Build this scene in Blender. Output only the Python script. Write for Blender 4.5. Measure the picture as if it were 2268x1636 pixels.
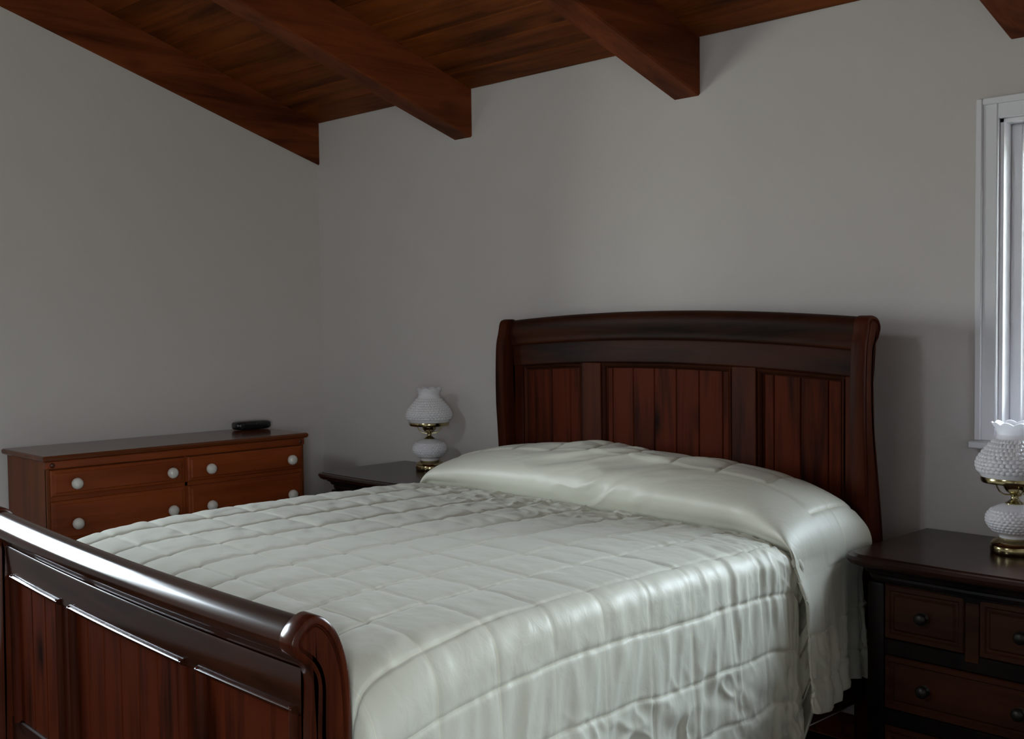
import bpy, bmesh, math, random
import numpy as np
from mathutils import Vector, Matrix

random.seed(7)
rng = np.random.RandomState(11)
scene = bpy.context.scene
COL = scene.collection
for o in list(bpy.data.objects):
    bpy.data.objects.remove(o)

# ------------------------------------------------------------------ camera
IMG_W = 2268
F_PX = 2540.2
YAW, PITCH, ROLL = -0.803, -0.0444, -0.0116
CAM = Vector((4.894, -3.372, 1.40))
cy, sy, cp, sp, cr, sr = (math.cos(YAW), math.sin(YAW), math.cos(PITCH), math.sin(PITCH), math.cos(ROLL), math.sin(ROLL))
FWD = Vector((sy * cp, cy * cp, sp))
RGT = Vector((cy, -sy, 0.0))
UPV = RGT.cross(FWD)
R2 = RGT * cr + UPV * sr
U2 = UPV * cr - RGT * sr
cam_data = bpy.data.cameras.new('camera')
cam_data.sensor_fit = 'HORIZONTAL'
cam_data.sensor_width = 36.0
cam_data.lens = F_PX / IMG_W * 36.0
cam_data.clip_start = 0.05
cam = bpy.data.objects.new('camera', cam_data)
M = Matrix.Identity(4)
for i in range(3):
    M[i][0], M[i][1], M[i][2], M[i][3] = R2[i], U2[i], -FWD[i], CAM[i]
cam.matrix_world = M
COL.objects.link(cam)
scene.camera = cam

# ------------------------------------------------------------------ exposure, world
scene.view_settings.view_transform = 'Standard'
scene.view_settings.look = 'None'
scene.view_settings.gamma = 1.0
scene.view_settings.use_curve_mapping = False
scene.view_settings.exposure = 3.65
try:
    scene.cycles.use_denoising = True
    scene.cycles.max_bounces = 8
    scene.cycles.diffuse_bounces = 5
    scene.cycles.sample_clamp_indirect = 6.0
except Exception:
    pass

world = bpy.data.worlds.new('daylight')
scene.world = world
world.use_nodes = True
wn, wl = world.node_tree.nodes, world.node_tree.links
wn.clear()
wo = wn.new('ShaderNodeOutputWorld')
bg = wn.new('ShaderNodeBackground')
tc = wn.new('ShaderNodeTexCoord')
sx = wn.new('ShaderNodeSeparateXYZ')
ramp = wn.new('ShaderNodeValToRGB')
mr = wn.new('ShaderNodeMapRange')
wl.new(tc.outputs['Generated'], sx.inputs[0])
wl.new(sx.outputs['Z'], mr.inputs['Value'])
mr.inputs['From Min'].default_value = -0.3
mr.inputs['From Max'].default_value = 0.7
wl.new(mr.outputs[0], ramp.inputs[0])
e = ramp.color_ramp.elements          # lawn and trees below the skyline, overcast sky above
e[0].position = 0.26; e[0].color = (0.52, 0.54, 0.48, 1)
e[1].position = 0.44; e[1].color = (0.85, 0.92, 1.0, 1)
n2 = e.new(0.95); n2.color = (0.72, 0.84, 1.0, 1)
wl.new(ramp.outputs[0], bg.inputs[0])
bg.inputs[1].default_value = 2.3
wl.new(bg.outputs[0], wo.inputs[0])

# room box (origin: floor corner of the left wall and the headboard wall)
RX, RY = 5.4, -5.2
CEIL0, SLOPE = 2.395, 1.0 / 3.0
# window openings: wall, a0, a1, z0, z1 (a = x on the back wall, y on the side walls)
WIN = {1: ('back', 3.462, 4.40, 1.022, 1.965),
       2: ('left', -3.2, -2.10, 0.90, 2.06),
       3: ('right', -4.5, -3.65, 0.45, 2.08),
       4: ('front', 1.9, 2.6, 2.70, 3.40)}  # front: unseen made-up clerestory, added to lift light on the back wall
for n, (side, a0, a1, z0, z1) in WIN.items():       # portals guide the sky light through the openings
    ld = bpy.data.lights.new('window_daylight', 'AREA')
    ld.shape = 'RECTANGLE'
    ld.cycles.is_portal = True
    ld.size = a1 - a0
    ld.size_y = z1 - z0
    lo = bpy.data.objects.new('window_daylight', ld)
    am, zm = (a0 + a1) / 2, (z0 + z1) / 2
    if side == 'back':
        lo.location = (am, 0.14, zm); d = Vector((0, -1, 0))
    elif side == 'left':
        lo.location = (-0.14, am, zm); d = Vector((1, 0, 0))
    elif side == 'front':
        lo.location = (am, RY - 0.14, zm); d = Vector((0, 1, 0))
    else:
        lo.location = (RX + 0.14, am, zm); d = Vector((-1, 0, 0))
    lo.rotation_euler = d.to_track_quat('-Z', 'Y').to_euler()
    COL.objects.link(lo)


# ------------------------------------------------------------------ materials
def new_mat(name):
    m = bpy.data.materials.new(name)
    m.use_nodes = True
    nt = m.node_tree
    b = nt.nodes['Principled BSDF']
    return m, nt, b


def plain(name, col, rough=0.5, metal=0.0, spec=0.5, coat=0.0, noise=0.0, nscale=40.0, bump=0.0, bscale=200.0):
    m, nt, b = new_mat(name)
    b.inputs['Base Color'].default_value = (*col, 1)
    b.inputs['Roughness'].default_value = rough
    b.inputs['Metallic'].default_value = metal
    b.inputs['Specular IOR Level'].default_value = spec
    b.inputs['Coat Weight'].default_value = coat
    t = nt.nodes.new('ShaderNodeTexCoord')
    if noise:
        n = nt.nodes.new('ShaderNodeTexNoise'); n.inputs['Scale'].default_value = nscale
        n.inputs['Detail'].default_value = 5
        mx = nt.nodes.new('ShaderNodeMix'); mx.data_type = 'RGBA'
        mx.inputs[6].default_value = (*[c * (1 - noise) for c in col], 1)
        mx.inputs[7].default_value = (*[min(1, c * (1 + noise)) for c in col], 1)
        nt.links.new(t.outputs['Object'], n.inputs['Vector'])
        nt.links.new(n.outputs['Fac'], mx.inputs[0])
        nt.links.new(mx.outputs[2], b.inputs['Base Color'])
    if bump:
        n = nt.nodes.new('ShaderNodeTexNoise'); n.inputs['Scale'].default_value = bscale
        n.inputs['Detail'].default_value = 4
        bp = nt.nodes.new('ShaderNodeBump'); bp.inputs['Strength'].default_value = bump
        bp.inputs['Distance'].default_value = 0.002
        nt.links.new(t.outputs['Object'], n.inputs['Vector'])
        nt.links.new(n.outputs['Fac'], bp.inputs['Height'])
        nt.links.new(bp.outputs[0], b.inputs['Normal'])
    return m


def wood(name, dark, light, axis=2, rough=0.3, coat=0.3, grain=14.0, knots=0.0, spec=0.5, blotch=0.35):
    """stained timber: noise stretched along the grain axis, broad blotches and optional knots"""
    m, nt, b = new_mat(name)
    N, Lk = nt.nodes, nt.links
    t = N.new('ShaderNodeTexCoord')
    oi = N.new('ShaderNodeObjectInfo')
    off = N.new('ShaderNodeVectorMath'); off.operation = 'SCALE'
    cmb = N.new('ShaderNodeCombineXYZ')
    for i in range(3):
        Lk.new(oi.outputs['Random'], cmb.inputs[i])
    Lk.new(cmb.outputs[0], off.inputs[0]); off.inputs['Scale'].default_value = 13.0
    add = N.new('ShaderNodeVectorMath'); add.operation = 'ADD'
    Lk.new(t.outputs['Object'], add.inputs[0]); Lk.new(off.outputs[0], add.inputs[1])
    mp = N.new('ShaderNodeMapping')
    s = [grain, grain, grain]; s[axis] = grain * 0.07
    mp.inputs['Scale'].default_value = s
    Lk.new(add.outputs[0], mp.inputs['Vector'])
    n1 = N.new('ShaderNodeTexNoise'); n1.inputs['Scale'].default_value = 1.6; n1.inputs['Detail'].default_value = 7
    n1.inputs['Roughness'].default_value = 0.65; n1.inputs['Distortion'].default_value = 0.6
    Lk.new(mp.outputs[0], n1.inputs['Vector'])
    mp2 = N.new('ShaderNodeMapping')
    s2 = [5.0, 5.0, 5.0]; s2[axis] = 1.3
    mp2.inputs['Scale'].default_value = s2
    Lk.new(add.outputs[0], mp2.inputs['Vector'])
    n2 = N.new('ShaderNodeTexNoise'); n2.inputs['Scale'].default_value = 1.4; n2.inputs['Detail'].default_value = 4
    Lk.new(mp2.outputs[0], n2.inputs['Vector'])
    mixv = N.new('ShaderNodeMath'); mixv.operation = 'MULTIPLY_ADD'
    Lk.new(n2.outputs['Fac'], mixv.inputs[0]); mixv.inputs[1].default_value = blotch * 2
    Lk.new(n1.outputs['Fac'], mixv.inputs[2])
    rp = N.new('ShaderNodeValToRGB')
    rp.color_ramp.elements[0].position = 0.40 + blotch * 0.6
    rp.color_ramp.elements[0].color = (*dark, 1)
    rp.color_ramp.elements[1].position = 0.66 + blotch * 1.25
    rp.color_ramp.elements[1].color = (*light, 1)
    Lk.new(mixv.outputs[0], rp.inputs[0])
    col = rp.outputs[0]
    if knots:
        mp3 = N.new('ShaderNodeMapping')
        s3 = [5.0, 5.0, 5.0]; s3[axis] = 2.2
        mp3.inputs['Scale'].default_value = s3
        Lk.new(add.outputs[0], mp3.inputs['Vector'])
        vo = N.new('ShaderNodeTexVoronoi'); vo.inputs['Scale'].default_value = 1.0
        Lk.new(mp3.outputs[0], vo.inputs['Vector'])
        kr = N.new('ShaderNodeValToRGB')
        kr.color_ramp.elements[0].position = 0.03; kr.color_ramp.elements[0].color = (1 - knots, 1 - knots, 1 - knots, 1)
        kr.color_ramp.elements[1].position = 0.17; kr.color_ramp.elements[1].color = (1, 1, 1, 1)
        Lk.new(vo.outputs['Distance'], kr.inputs[0])
        mu = N.new('ShaderNodeMix'); mu.data_type = 'RGBA'; mu.blend_type = 'MULTIPLY'; mu.inputs[0].default_value = 1
        Lk.new(col, mu.inputs[6]); Lk.new(kr.outputs[0], mu.inputs[7])
        col = mu.outputs[2]
    Lk.new(col, b.inputs['Base Color'])
    b.inputs['Roughness'].default_value = rough
    b.inputs['Specular IOR Level'].default_value = spec
    b.inputs['Coat Weight'].default_value = coat
    b.inputs['Coat Roughness'].default_value = 0.12
    bp = N.new('ShaderNodeBump'); bp.inputs['Strength'].default_value = 0.06; bp.inputs['Distance'].default_value = 0.002
    Lk.new(n1.outputs['Fac'], bp.inputs['Height']); Lk.new(bp.outputs[0], b.inputs['Normal'])
    return m


MAT = {}
MAT['wall'] = plain('wall_paint', (0.59, 0.548, 0.53), 0.75, spec=0.3, noise=0.02, nscale=3, bump=0.25, bscale=260)
MAT['floor'] = plain('dark_carpet', (0.035, 0.025, 0.02), 0.95, spec=0.1, noise=0.35, nscale=300, bump=0.8, bscale=500)
MAT['white_trim'] = plain('white_gloss_trim', (0.74, 0.73, 0.76), 0.35, noise=0.015, nscale=6)
MAT['ceil_x'] = wood('stained_ceiling_plank', (0.05, 0.013, 0.0025), (0.215, 0.053, 0.009), 0, 0.55, 0.0, 10, 0.6, 0.1)
MAT['beam_y'] = wood('stained_beam', (0.06, 0.013, 0.004), (0.19, 0.045, 0.013), 1, 0.55, 0.0, 9, 0.3, 0.1)
MAT['bed_x'] = wood('cherry_bed_horizontal', (0.008, 0.003, 0.0016), (0.045, 0.012, 0.005), 0, 0.5, 0.0, 12, 0.0, 0.07)
MAT['bed_roll'] = wood('polished_cherry_rail', (0.008, 0.003, 0.0016), (0.045, 0.012, 0.005), 0, 0.17, 0.0, 12, 0.0, 0.4)
MAT['bed_polish'] = wood('polished_cherry_post', (0.012, 0.003, 0.0018), (0.085, 0.017, 0.006), 2, 0.2, 0.0, 12, 0.0, 0.3)
MAT['bed_z'] = wood('cherry_bed_vertical', (0.010, 0.0026, 0.0013), (0.066, 0.0125, 0.004), 2, 0.5, 0.0, 12, 0.0, 0.06)
MAT['bed_plank'] = wood('knotty_cherry_plank', (0.009, 0.0022, 0.001), (0.078, 0.0135, 0.004), 2, 0.5, 0.0, 14, 0.85, 0.03, 0.45)
MAT['dresser_y'] = wood('maple_dresser_front', (0.16, 0.030, 0.006), (0.26, 0.053, 0.012), 1, 0.4, 0.0, 8, 0.0, 0.2)
MAT['dresser_z'] = wood('maple_dresser_side', (0.10, 0.028, 0.007), (0.19, 0.05, 0.013), 2, 0.4, 0.0, 8, 0.0, 0.2)
MAT['dresser_top'] = wood('maple_dresser_top', (0.09, 0.022, 0.007), (0.15, 0.038, 0.011), 1, 0.14, 0.0, 8, 0.0, 0.35)
MAT['ns_top'] = wood('espresso_top', (0.016, 0.008, 0.006), (0.045, 0.018, 0.012), 0, 0.22, 0.0, 12, 0.0, 0.35)
MAT['ns_black'] = wood('espresso_frame', (0.004, 0.003, 0.003), (0.012, 0.007, 0.006), 2, 0.4, 0.0, 12, 0.0, 0.12)
MAT['ns_drawer'] = wood('cherry_drawer_front', (0.02, 0.006, 0.003), (0.06, 0.017, 0.007), 0, 0.45, 0.0, 12, 0.0, 0.15)
MAT['dark_metal'] = plain('bronze_knob', (0.03, 0.026, 0.024), 0.35, 0.6, noise=0.2, nscale=60)
MAT['porcelain'] = plain('white_porcelain', (0.72, 0.68, 0.63), 0.12, spec=0.6, coat=0.3, noise=0.02, nscale=30)
MAT['brass'] = plain('polished_brass', (0.42, 0.35, 0.19), 0.16, 1.0, noise=0.06, nscale=25)
MAT['black_plastic'] = plain('black_gloss_plastic', (0.008, 0.008, 0.009), 0.18, spec=0.6, noise=0.1, nscale=40)
MAT['dark_gloss'] = plain('dark_grey_plastic', (0.02, 0.02, 0.024), 0.28, spec=0.5, noise=0.1, nscale=40)
MAT['mattress'] = plain('mattress_ticking', (0.6, 0.6, 0.57), 0.9, noise=0.05, nscale=50)
MAT['peg'] = plain('dark_peg', (0.07, 0.016, 0.006), 0.4, noise=0.1, nscale=30)

# milk glass with a little light passing through it
m, nt, b = new_mat('milk_glass')
b.inputs['Base Color'].default_value = (0.76, 0.735, 0.77, 1)
b.inputs['Roughness'].default_value = 0.14
b.inputs['Subsurface Weight'].default_value = 0.25
b.inputs['Subsurface Radius'].default_value = (0.02, 0.02, 0.02)
b.inputs['Subsurface Scale'].default_value = 0.5
nz = nt.nodes.new('ShaderNodeTexNoise'); nz.inputs['Scale'].default_value = 9
rz = nt.nodes.new('ShaderNodeMapRange'); rz.inputs['To Min'].default_value = 0.10; rz.inputs['To Max'].default_value = 0.2
nt.links.new(nz.outputs['Fac'], rz.inputs['Value']); nt.links.new(rz.outputs[0], b.inputs['Roughness'])
MAT['milk'] = m

# window glass: clear with a faint reflection
m = bpy.data.materials.new('window_glass'); m.use_nodes = True
nt = m.node_tree; nt.nodes.clear()
out = nt.nodes.new('ShaderNodeOutputMaterial'); tr = nt.nodes.new('ShaderNodeBsdfTransparent')
gl = nt.nodes.new('ShaderNodeBsdfGlossy'); mx = nt.nodes.new('ShaderNodeMixShader'); fr = nt.nodes.new('ShaderNodeFresnel')
gl.inputs['Roughness'].default_value = 0.02
tr.inputs[0].default_value = (0.96, 0.98, 0.97, 1)
fr.inputs[0].default_value = 1.25
nt.links.new(fr.outputs[0], mx.inputs[0]); nt.links.new(tr.outputs[0], mx.inputs[1]); nt.links.new(gl.outputs[0], mx.inputs[2])
nt.links.new(mx.outputs[0], out.inputs[0])
MAT['glass'] = m

# bedspread: pale sage satin, very fine crinkle
m, nt, b = new_mat('sage_satin')
N, Lk = nt.nodes, nt.links
t = N.new('ShaderNodeTexCoord')
n1 = N.new('ShaderNodeTexNoise'); n1.inputs['Scale'].default_value = 3.0; n1.inputs['Detail'].default_value = 3
mx = N.new('ShaderNodeMix'); mx.data_type = 'RGBA'
mx.inputs[6].default_value = (0.64, 0.63, 0.535, 1); mx.inputs[7].default_value = (0.68, 0.67, 0.575, 1)
Lk.new(t.outputs['Object'], n1.inputs['Vector']); Lk.new(n1.outputs['Fac'], mx.inputs[0])
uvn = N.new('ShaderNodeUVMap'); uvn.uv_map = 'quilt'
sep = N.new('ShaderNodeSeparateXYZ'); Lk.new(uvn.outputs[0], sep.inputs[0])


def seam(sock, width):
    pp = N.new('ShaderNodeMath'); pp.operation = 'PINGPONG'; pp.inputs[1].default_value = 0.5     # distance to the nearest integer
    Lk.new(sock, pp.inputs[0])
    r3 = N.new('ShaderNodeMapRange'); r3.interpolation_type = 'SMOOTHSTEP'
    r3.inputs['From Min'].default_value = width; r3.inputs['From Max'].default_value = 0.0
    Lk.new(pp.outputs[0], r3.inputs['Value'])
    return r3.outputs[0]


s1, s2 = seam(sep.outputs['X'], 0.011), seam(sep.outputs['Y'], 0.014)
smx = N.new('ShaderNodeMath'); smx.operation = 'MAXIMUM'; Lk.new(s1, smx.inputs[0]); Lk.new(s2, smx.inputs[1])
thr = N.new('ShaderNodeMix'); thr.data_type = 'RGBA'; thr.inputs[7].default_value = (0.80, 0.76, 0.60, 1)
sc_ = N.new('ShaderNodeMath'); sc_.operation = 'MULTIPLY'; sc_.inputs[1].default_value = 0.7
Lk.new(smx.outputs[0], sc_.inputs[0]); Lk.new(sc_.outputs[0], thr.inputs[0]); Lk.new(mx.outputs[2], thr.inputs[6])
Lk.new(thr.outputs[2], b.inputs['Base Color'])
b.inputs['Roughness'].default_value = 0.44
b.inputs['Specular IOR Level'].default_value = 0.38
b.inputs['Sheen Weight'].default_value = 0.15
b.inputs['Sheen Roughness'].default_value = 0.4
mp = N.new('ShaderNodeMapping'); mp.inputs['Scale'].default_value = (14, 34, 20)
n2 = N.new('ShaderNodeTexNoise'); n2.inputs['Scale'].default_value = 1.0; n2.inputs['Detail'].default_value = 5
n2.inputs['Distortion'].default_value = 0.8
Lk.new(t.outputs['Object'], mp.inputs['Vector']); Lk.new(mp.outputs[0], n2.inputs['Vector'])
bp = N.new('ShaderNodeBump'); bp.inputs['Strength'].default_value = 0.3; bp.inputs['Distance'].default_value = 0.005
Lk.new(n2.outputs['Fac'], bp.inputs['Height']); Lk.new(bp.outputs[0], b.inputs['Normal'])
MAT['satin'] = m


# ------------------------------------------------------------------ mesh helpers
SHEAR_ON = [False]
BXC = 2.35            # bed centre line
SHEAR = 0.04          # the bed stands a touch askew to the wall


def xform(v):
    if SHEAR_ON[0]:
        return (v[0], v[1] - SHEAR * (v[0] - BXC), v[2])
    return tuple(v)


def thing(name, loc, label, cat, group=None):
    o = bpy.data.objects.new(name, None)
    o.empty_display_size = 0.1
    o.location = loc
    COL.objects.link(o)
    o['label'] = label
    o['category'] = cat
    if group:
        o['group'] = group
    return o


def world_loc(o):
    v = Vector(o.location)
    while o.parent:
        o = o.parent
        v += Vector(o.location)
    return v


def obj(name, bm, mat, parent=None, smooth=False, kind=None, angle=40, label=None):
    """link a bmesh given in room coordinates; under a parent it is stored relative to it"""
    for v in bm.verts:
        v.co = Vector(xform(v.co))
    off = world_loc(parent) if parent else Vector((0, 0, 0))
    if parent:
        for v in bm.verts:
            v.co -= off
    bmesh.ops.recalc_face_normals(bm, faces=bm.faces)
    me = bpy.data.meshes.new(name)
    bm.to_mesh(me)
    bm.free()
    me.materials.append(MAT[mat])
    if smooth:
        for p in me.polygons:
            p.use_smooth = True
        try:
            me.set_sharp_from_angle(angle=math.radians(angle))
        except Exception:
            pass
    o = bpy.data.objects.new(name, me)
    COL.objects.link(o)
    if parent:
        o.parent = parent
    if kind:
        o['kind'] = kind
    if label:
        o['label'] = label
    return o


def box(bm, x0, x1, y0, y1, z0, z1, bev=0.0, seg=1):
    t = bmesh.new()
    vs = [t.verts.new((x, y, z)) for x in (x0, x1) for y in (y0, y1) for z in (z0, z1)]
    for f in ((0, 1, 3, 2), (4, 6, 7, 5), (0, 4, 5, 1), (2, 3, 7, 6), (0, 2, 6, 4), (1, 5, 7, 3)):
        t.faces.new([vs[i] for i in f])
    if bev:
        bmesh.ops.bevel(t, geom=list(t.edges), offset=bev, segments=seg, affect='EDGES', profile=0.5)
    merge(bm, t)


def merge(bm, t):
    me = bpy.data.meshes.new('tmp')
    t.to_mesh(me)
    t.free()
    bm.from_mesh(me)
    bpy.data.meshes.remove(me)


def boxobj(name, dims, mat, parent=None, bev=0.0, seg=1, kind=None, smooth=None, label=None):
    bm = bmesh.new()
    box(bm, *dims, bev=bev, seg=seg)
    return obj(name, bm, mat, parent, smooth=(bev > 0 if smooth is None else smooth), kind=kind, label=label)


def loft(bm, rings, closed=True, caps=True):
    """rings: list of lists of points with equal counts"""
    vr = [[bm.verts.new(p) for p in r] for r in rings]
    n = len(vr[0])
    for a, b2 in zip(vr[:-1], vr[1:]):
        for i in range(n if closed else n - 1):
            j = (i + 1) % n
            bm.faces.new((a[i], a[j], b2[j], b2[i]))
    if caps and closed:
        bm.faces.new(vr[0][::-1])
        bm.faces.new(vr[-1])
    return vr


def catmull(pts, per=6, closed=False):
    P = [Vector(p) for p in pts]
    n = len(P)
    out = []
    rngi = range(n) if closed else range(n - 1)
    for i in rngi:
        p0 = P[(i - 1) % n] if closed or i > 0 else P[0]
        p1, p2 = P[i], P[(i + 1) % n]
        p3 = P[(i + 2) % n] if closed or i + 2 < n else P[-1]
        for k in range(per):
            t = k / per
            out.append(0.5 * ((2 * p1) + (p2 - p0) * t + (2 * p0 - 5 * p1 + 4 * p2 - p3) * t * t + (3 * p1 - p0 - 3 * p2 + p3) * t ** 3))
    if not closed:
        out.append(P[-1])
    return out


def offset2(poly, d):
    """inward offset of a dense closed 2-D outline given counter-clockwise (first comp, second comp)"""
    n = len(poly)
    area = sum(poly[i][0] * poly[(i + 1) % n][1] - poly[(i + 1) % n][0] * poly[i][1] for i in range(n))
    sgn = 1 if area > 0 else -1
    res = []
    for i in range(n):
        a, b2 = poly[i - 1], poly[(i + 1) % n]
        tx, ty = b2[0] - a[0], b2[1] - a[1]
        l = math.hypot(tx, ty) or 1
        res.append((poly[i][0] - ty / l * d * sgn, poly[i][1] + tx / l * d * sgn))
    return res


def lathe(bm, prof, c, seg=48, fn=None):
    """prof: (radius, z) list; fn(i_profile, angle) -> (dr, dz)"""
    rings = []
    for i, (r, z) in enumerate(prof):
        ring = []
        for k in range(seg):
            a = 2 * math.pi * k / seg
            dr, dz = fn(i, a) if fn else (0, 0)
            ring.append((c[0] + (r + dr) * math.cos(a), c[1] + (r + dr) * math.sin(a), c[2] + z + dz))
        rings.append(ring)
    loft(bm, rings, True, False)


def tube(bm, pts, r, seg=8):
    P = [Vector(p) for p in pts]
    rings = []
    up = Vector((0, 0, 1))
    for i, p in enumerate(P):
        t = (P[min(i + 1, len(P) - 1)] - P[max(i - 1, 0)]).normalized()
        s = t.cross(up)
        if s.length < 1e-3:
            s = t.cross(Vector((1, 0, 0)))
        s.normalize()
        u = s.cross(t)
        rr = r[i] if isinstance(r, (list, tuple)) else r
        rings.append([p + (s * math.cos(2 * math.pi * k / seg) + u * math.sin(2 * math.pi * k / seg)) * rr for k in range(seg)])
    loft(bm, rings)


def extrude_x(bm, prof, xs, dz=None):
    """closed (y, z) outline carried along x stations; dz(x, y, z) lifts it"""
    rings = [[(x, p[0], p[1] + (dz(x, p[0], p[1]) if dz else 0)) for p in prof] for x in xs]
    loft(bm, rings)


def lin(a, b2, n):
    return [a + (b2 - a) * i / (n - 1) for i in range(n)]


# ------------------------------------------------------------------ room shell
T = 0.14
boxobj('floor', (-T, RX + T, RY - T, T, -0.12, 0.0), 'floor', kind='structure')


def wall_with_window(name, side, op):
    bm = bmesh.new()
    zt = CEIL0 + 0.03 if side == 'back' else CEIL0 + SLOPE * -RY + 0.05
    a_lo, a_hi = (-T, RX + T) if side in ('back', 'front') else (RY, 0.0)
    segs = []
    if op:
        a0, a1, z0, z1 = op
        segs = [(a_lo, a0, 0, zt), (a1, a_hi, 0, zt), (a0, a1, 0, z0), (a0, a1, z1, zt)]
    else:
        segs = [(a_lo, a_hi, 0, zt)]
    for s0, s1, q0, q1 in segs:
        if side == 'back':
            box(bm, s0, s1, 0.0, T, q0, q1)
        elif side == 'left':
            box(bm, -T, 0.0, s0, s1, q0, q1)
        elif side == 'right':
            box(bm, RX, RX + T, s0, s1, q0, q1)
        elif side == 'front':
            box(bm, s0, s1, RY - T, RY, q0, q1)
    return obj(name, bm, 'wall', kind='structure')


wall_with_window('wall_back', 'back', WIN[1][1:])
wall_with_window('wall_left', 'left', WIN[2][1:])
wall_with_window('wall_right', 'right', WIN[3][1:])
wall_with_window('wall_front', 'front', WIN[4][1:])

# baseboards
for nm, d in (('baseboard_back', (0, RX, -0.012, 0, 0, 0.09)), ('baseboard_left', (0, 0.012, RY, -0.012, 0, 0.09)),
              ('baseboard_right', (RX - 0.012, RX, RY, -0.012, 0, 0.09))):
    boxobj(nm, d, 'beam_y', bev=0.003, kind='structure')

# vaulted ceiling: roof deck, tongue-and-groove planks across, beams down the slope
CS = math.cos(math.atan(SLOPE))
SN = math.sin(math.atan(SLOPE))


def on_slope(y, h):      # point h above the underside of the planks at depth y
    return (y - SN * h * -1 * -1 if False else y, CEIL0 + SLOPE * -y + h)


bm = bmesh.new()
rings = []
for x in (-T, RX + T):
    rings.append([(x, 0.14, CEIL0 - SLOPE * 0.14 + 0.03), (x, RY - T, CEIL0 + SLOPE * (-RY + T) + 0.03),
                  (x, RY - T, CEIL0 + SLOPE * (-RY + T) + 0.15), (x, 0.14, CEIL0 - SLOPE * 0.14 + 0.15)])
loft(bm, rings)
ceiling = obj('ceiling', bm, 'ceil_x', kind='structure')

PW = 0.135               # plank pitch measured in plan
bm = bmesh.new()
box(bm, 0.0, RX, -0.5 * PW, 0.5 * PW, 0.0, 0.03)
t = bmesh.new(); t.free()
# bevel the two long lower edges for the V joint
edges = [ed for ed in bm.edges if all(abs(v.co.z) < 1e-6 for v in ed.verts) and abs(ed.verts[0].co.y - ed.verts[1].co.y) < 1e-6]
bmesh.ops.bevel(bm, geom=edges, offset=0.004, segments=1, affect='EDGES')
for v in bm.verts:
    v.co.z += -SLOPE * v.co.y
bmesh.ops.recalc_face_normals(bm, faces=bm.faces)
pme = bpy.data.meshes.new('ceiling_plank'); bm.to_mesh(pme); bm.free(); pme.materials.append(MAT['ceil_x'])
yy = -0.5 * PW
while yy > RY:
    o = bpy.data.objects.new('ceiling_plank', pme)
    o.location = (0, yy, CEIL0 + SLOPE * -yy)
    o.parent = ceiling
    COL.objects.link(o)
    yy -= PW

BEAM_D = CEIL0 - 2.189


def beam(x0, x1):
    bm = bmesh.new()
    rings = []
    for y in lin(0.0, RY, 14):
        w = random.uniform(-0.002, 0.002)
        zc = CEIL0 + SLOPE * -y
        zb = zc - BEAM_D + random.uniform(-0.002, 0.002)
        c = 0.006
        rings.append([(x0 + w, y, zc), (x0 + w, y, zb + c), (x0 + w + c, y, zb), (x1 + w - c, y, zb), (x1 + w, y, zb + c), (x1 + w, y, zc)])
    loft(bm, rings)
    return obj('ceiling_beam', bm, 'beam_y', ceiling)


for bx0, bx1 in ((0.0, 0.014), (1.0505, 1.168), (2.269, 2.388), (3.490, 3.608), (4.709, 4.827)):
    beam(bx0, bx1)


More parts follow.
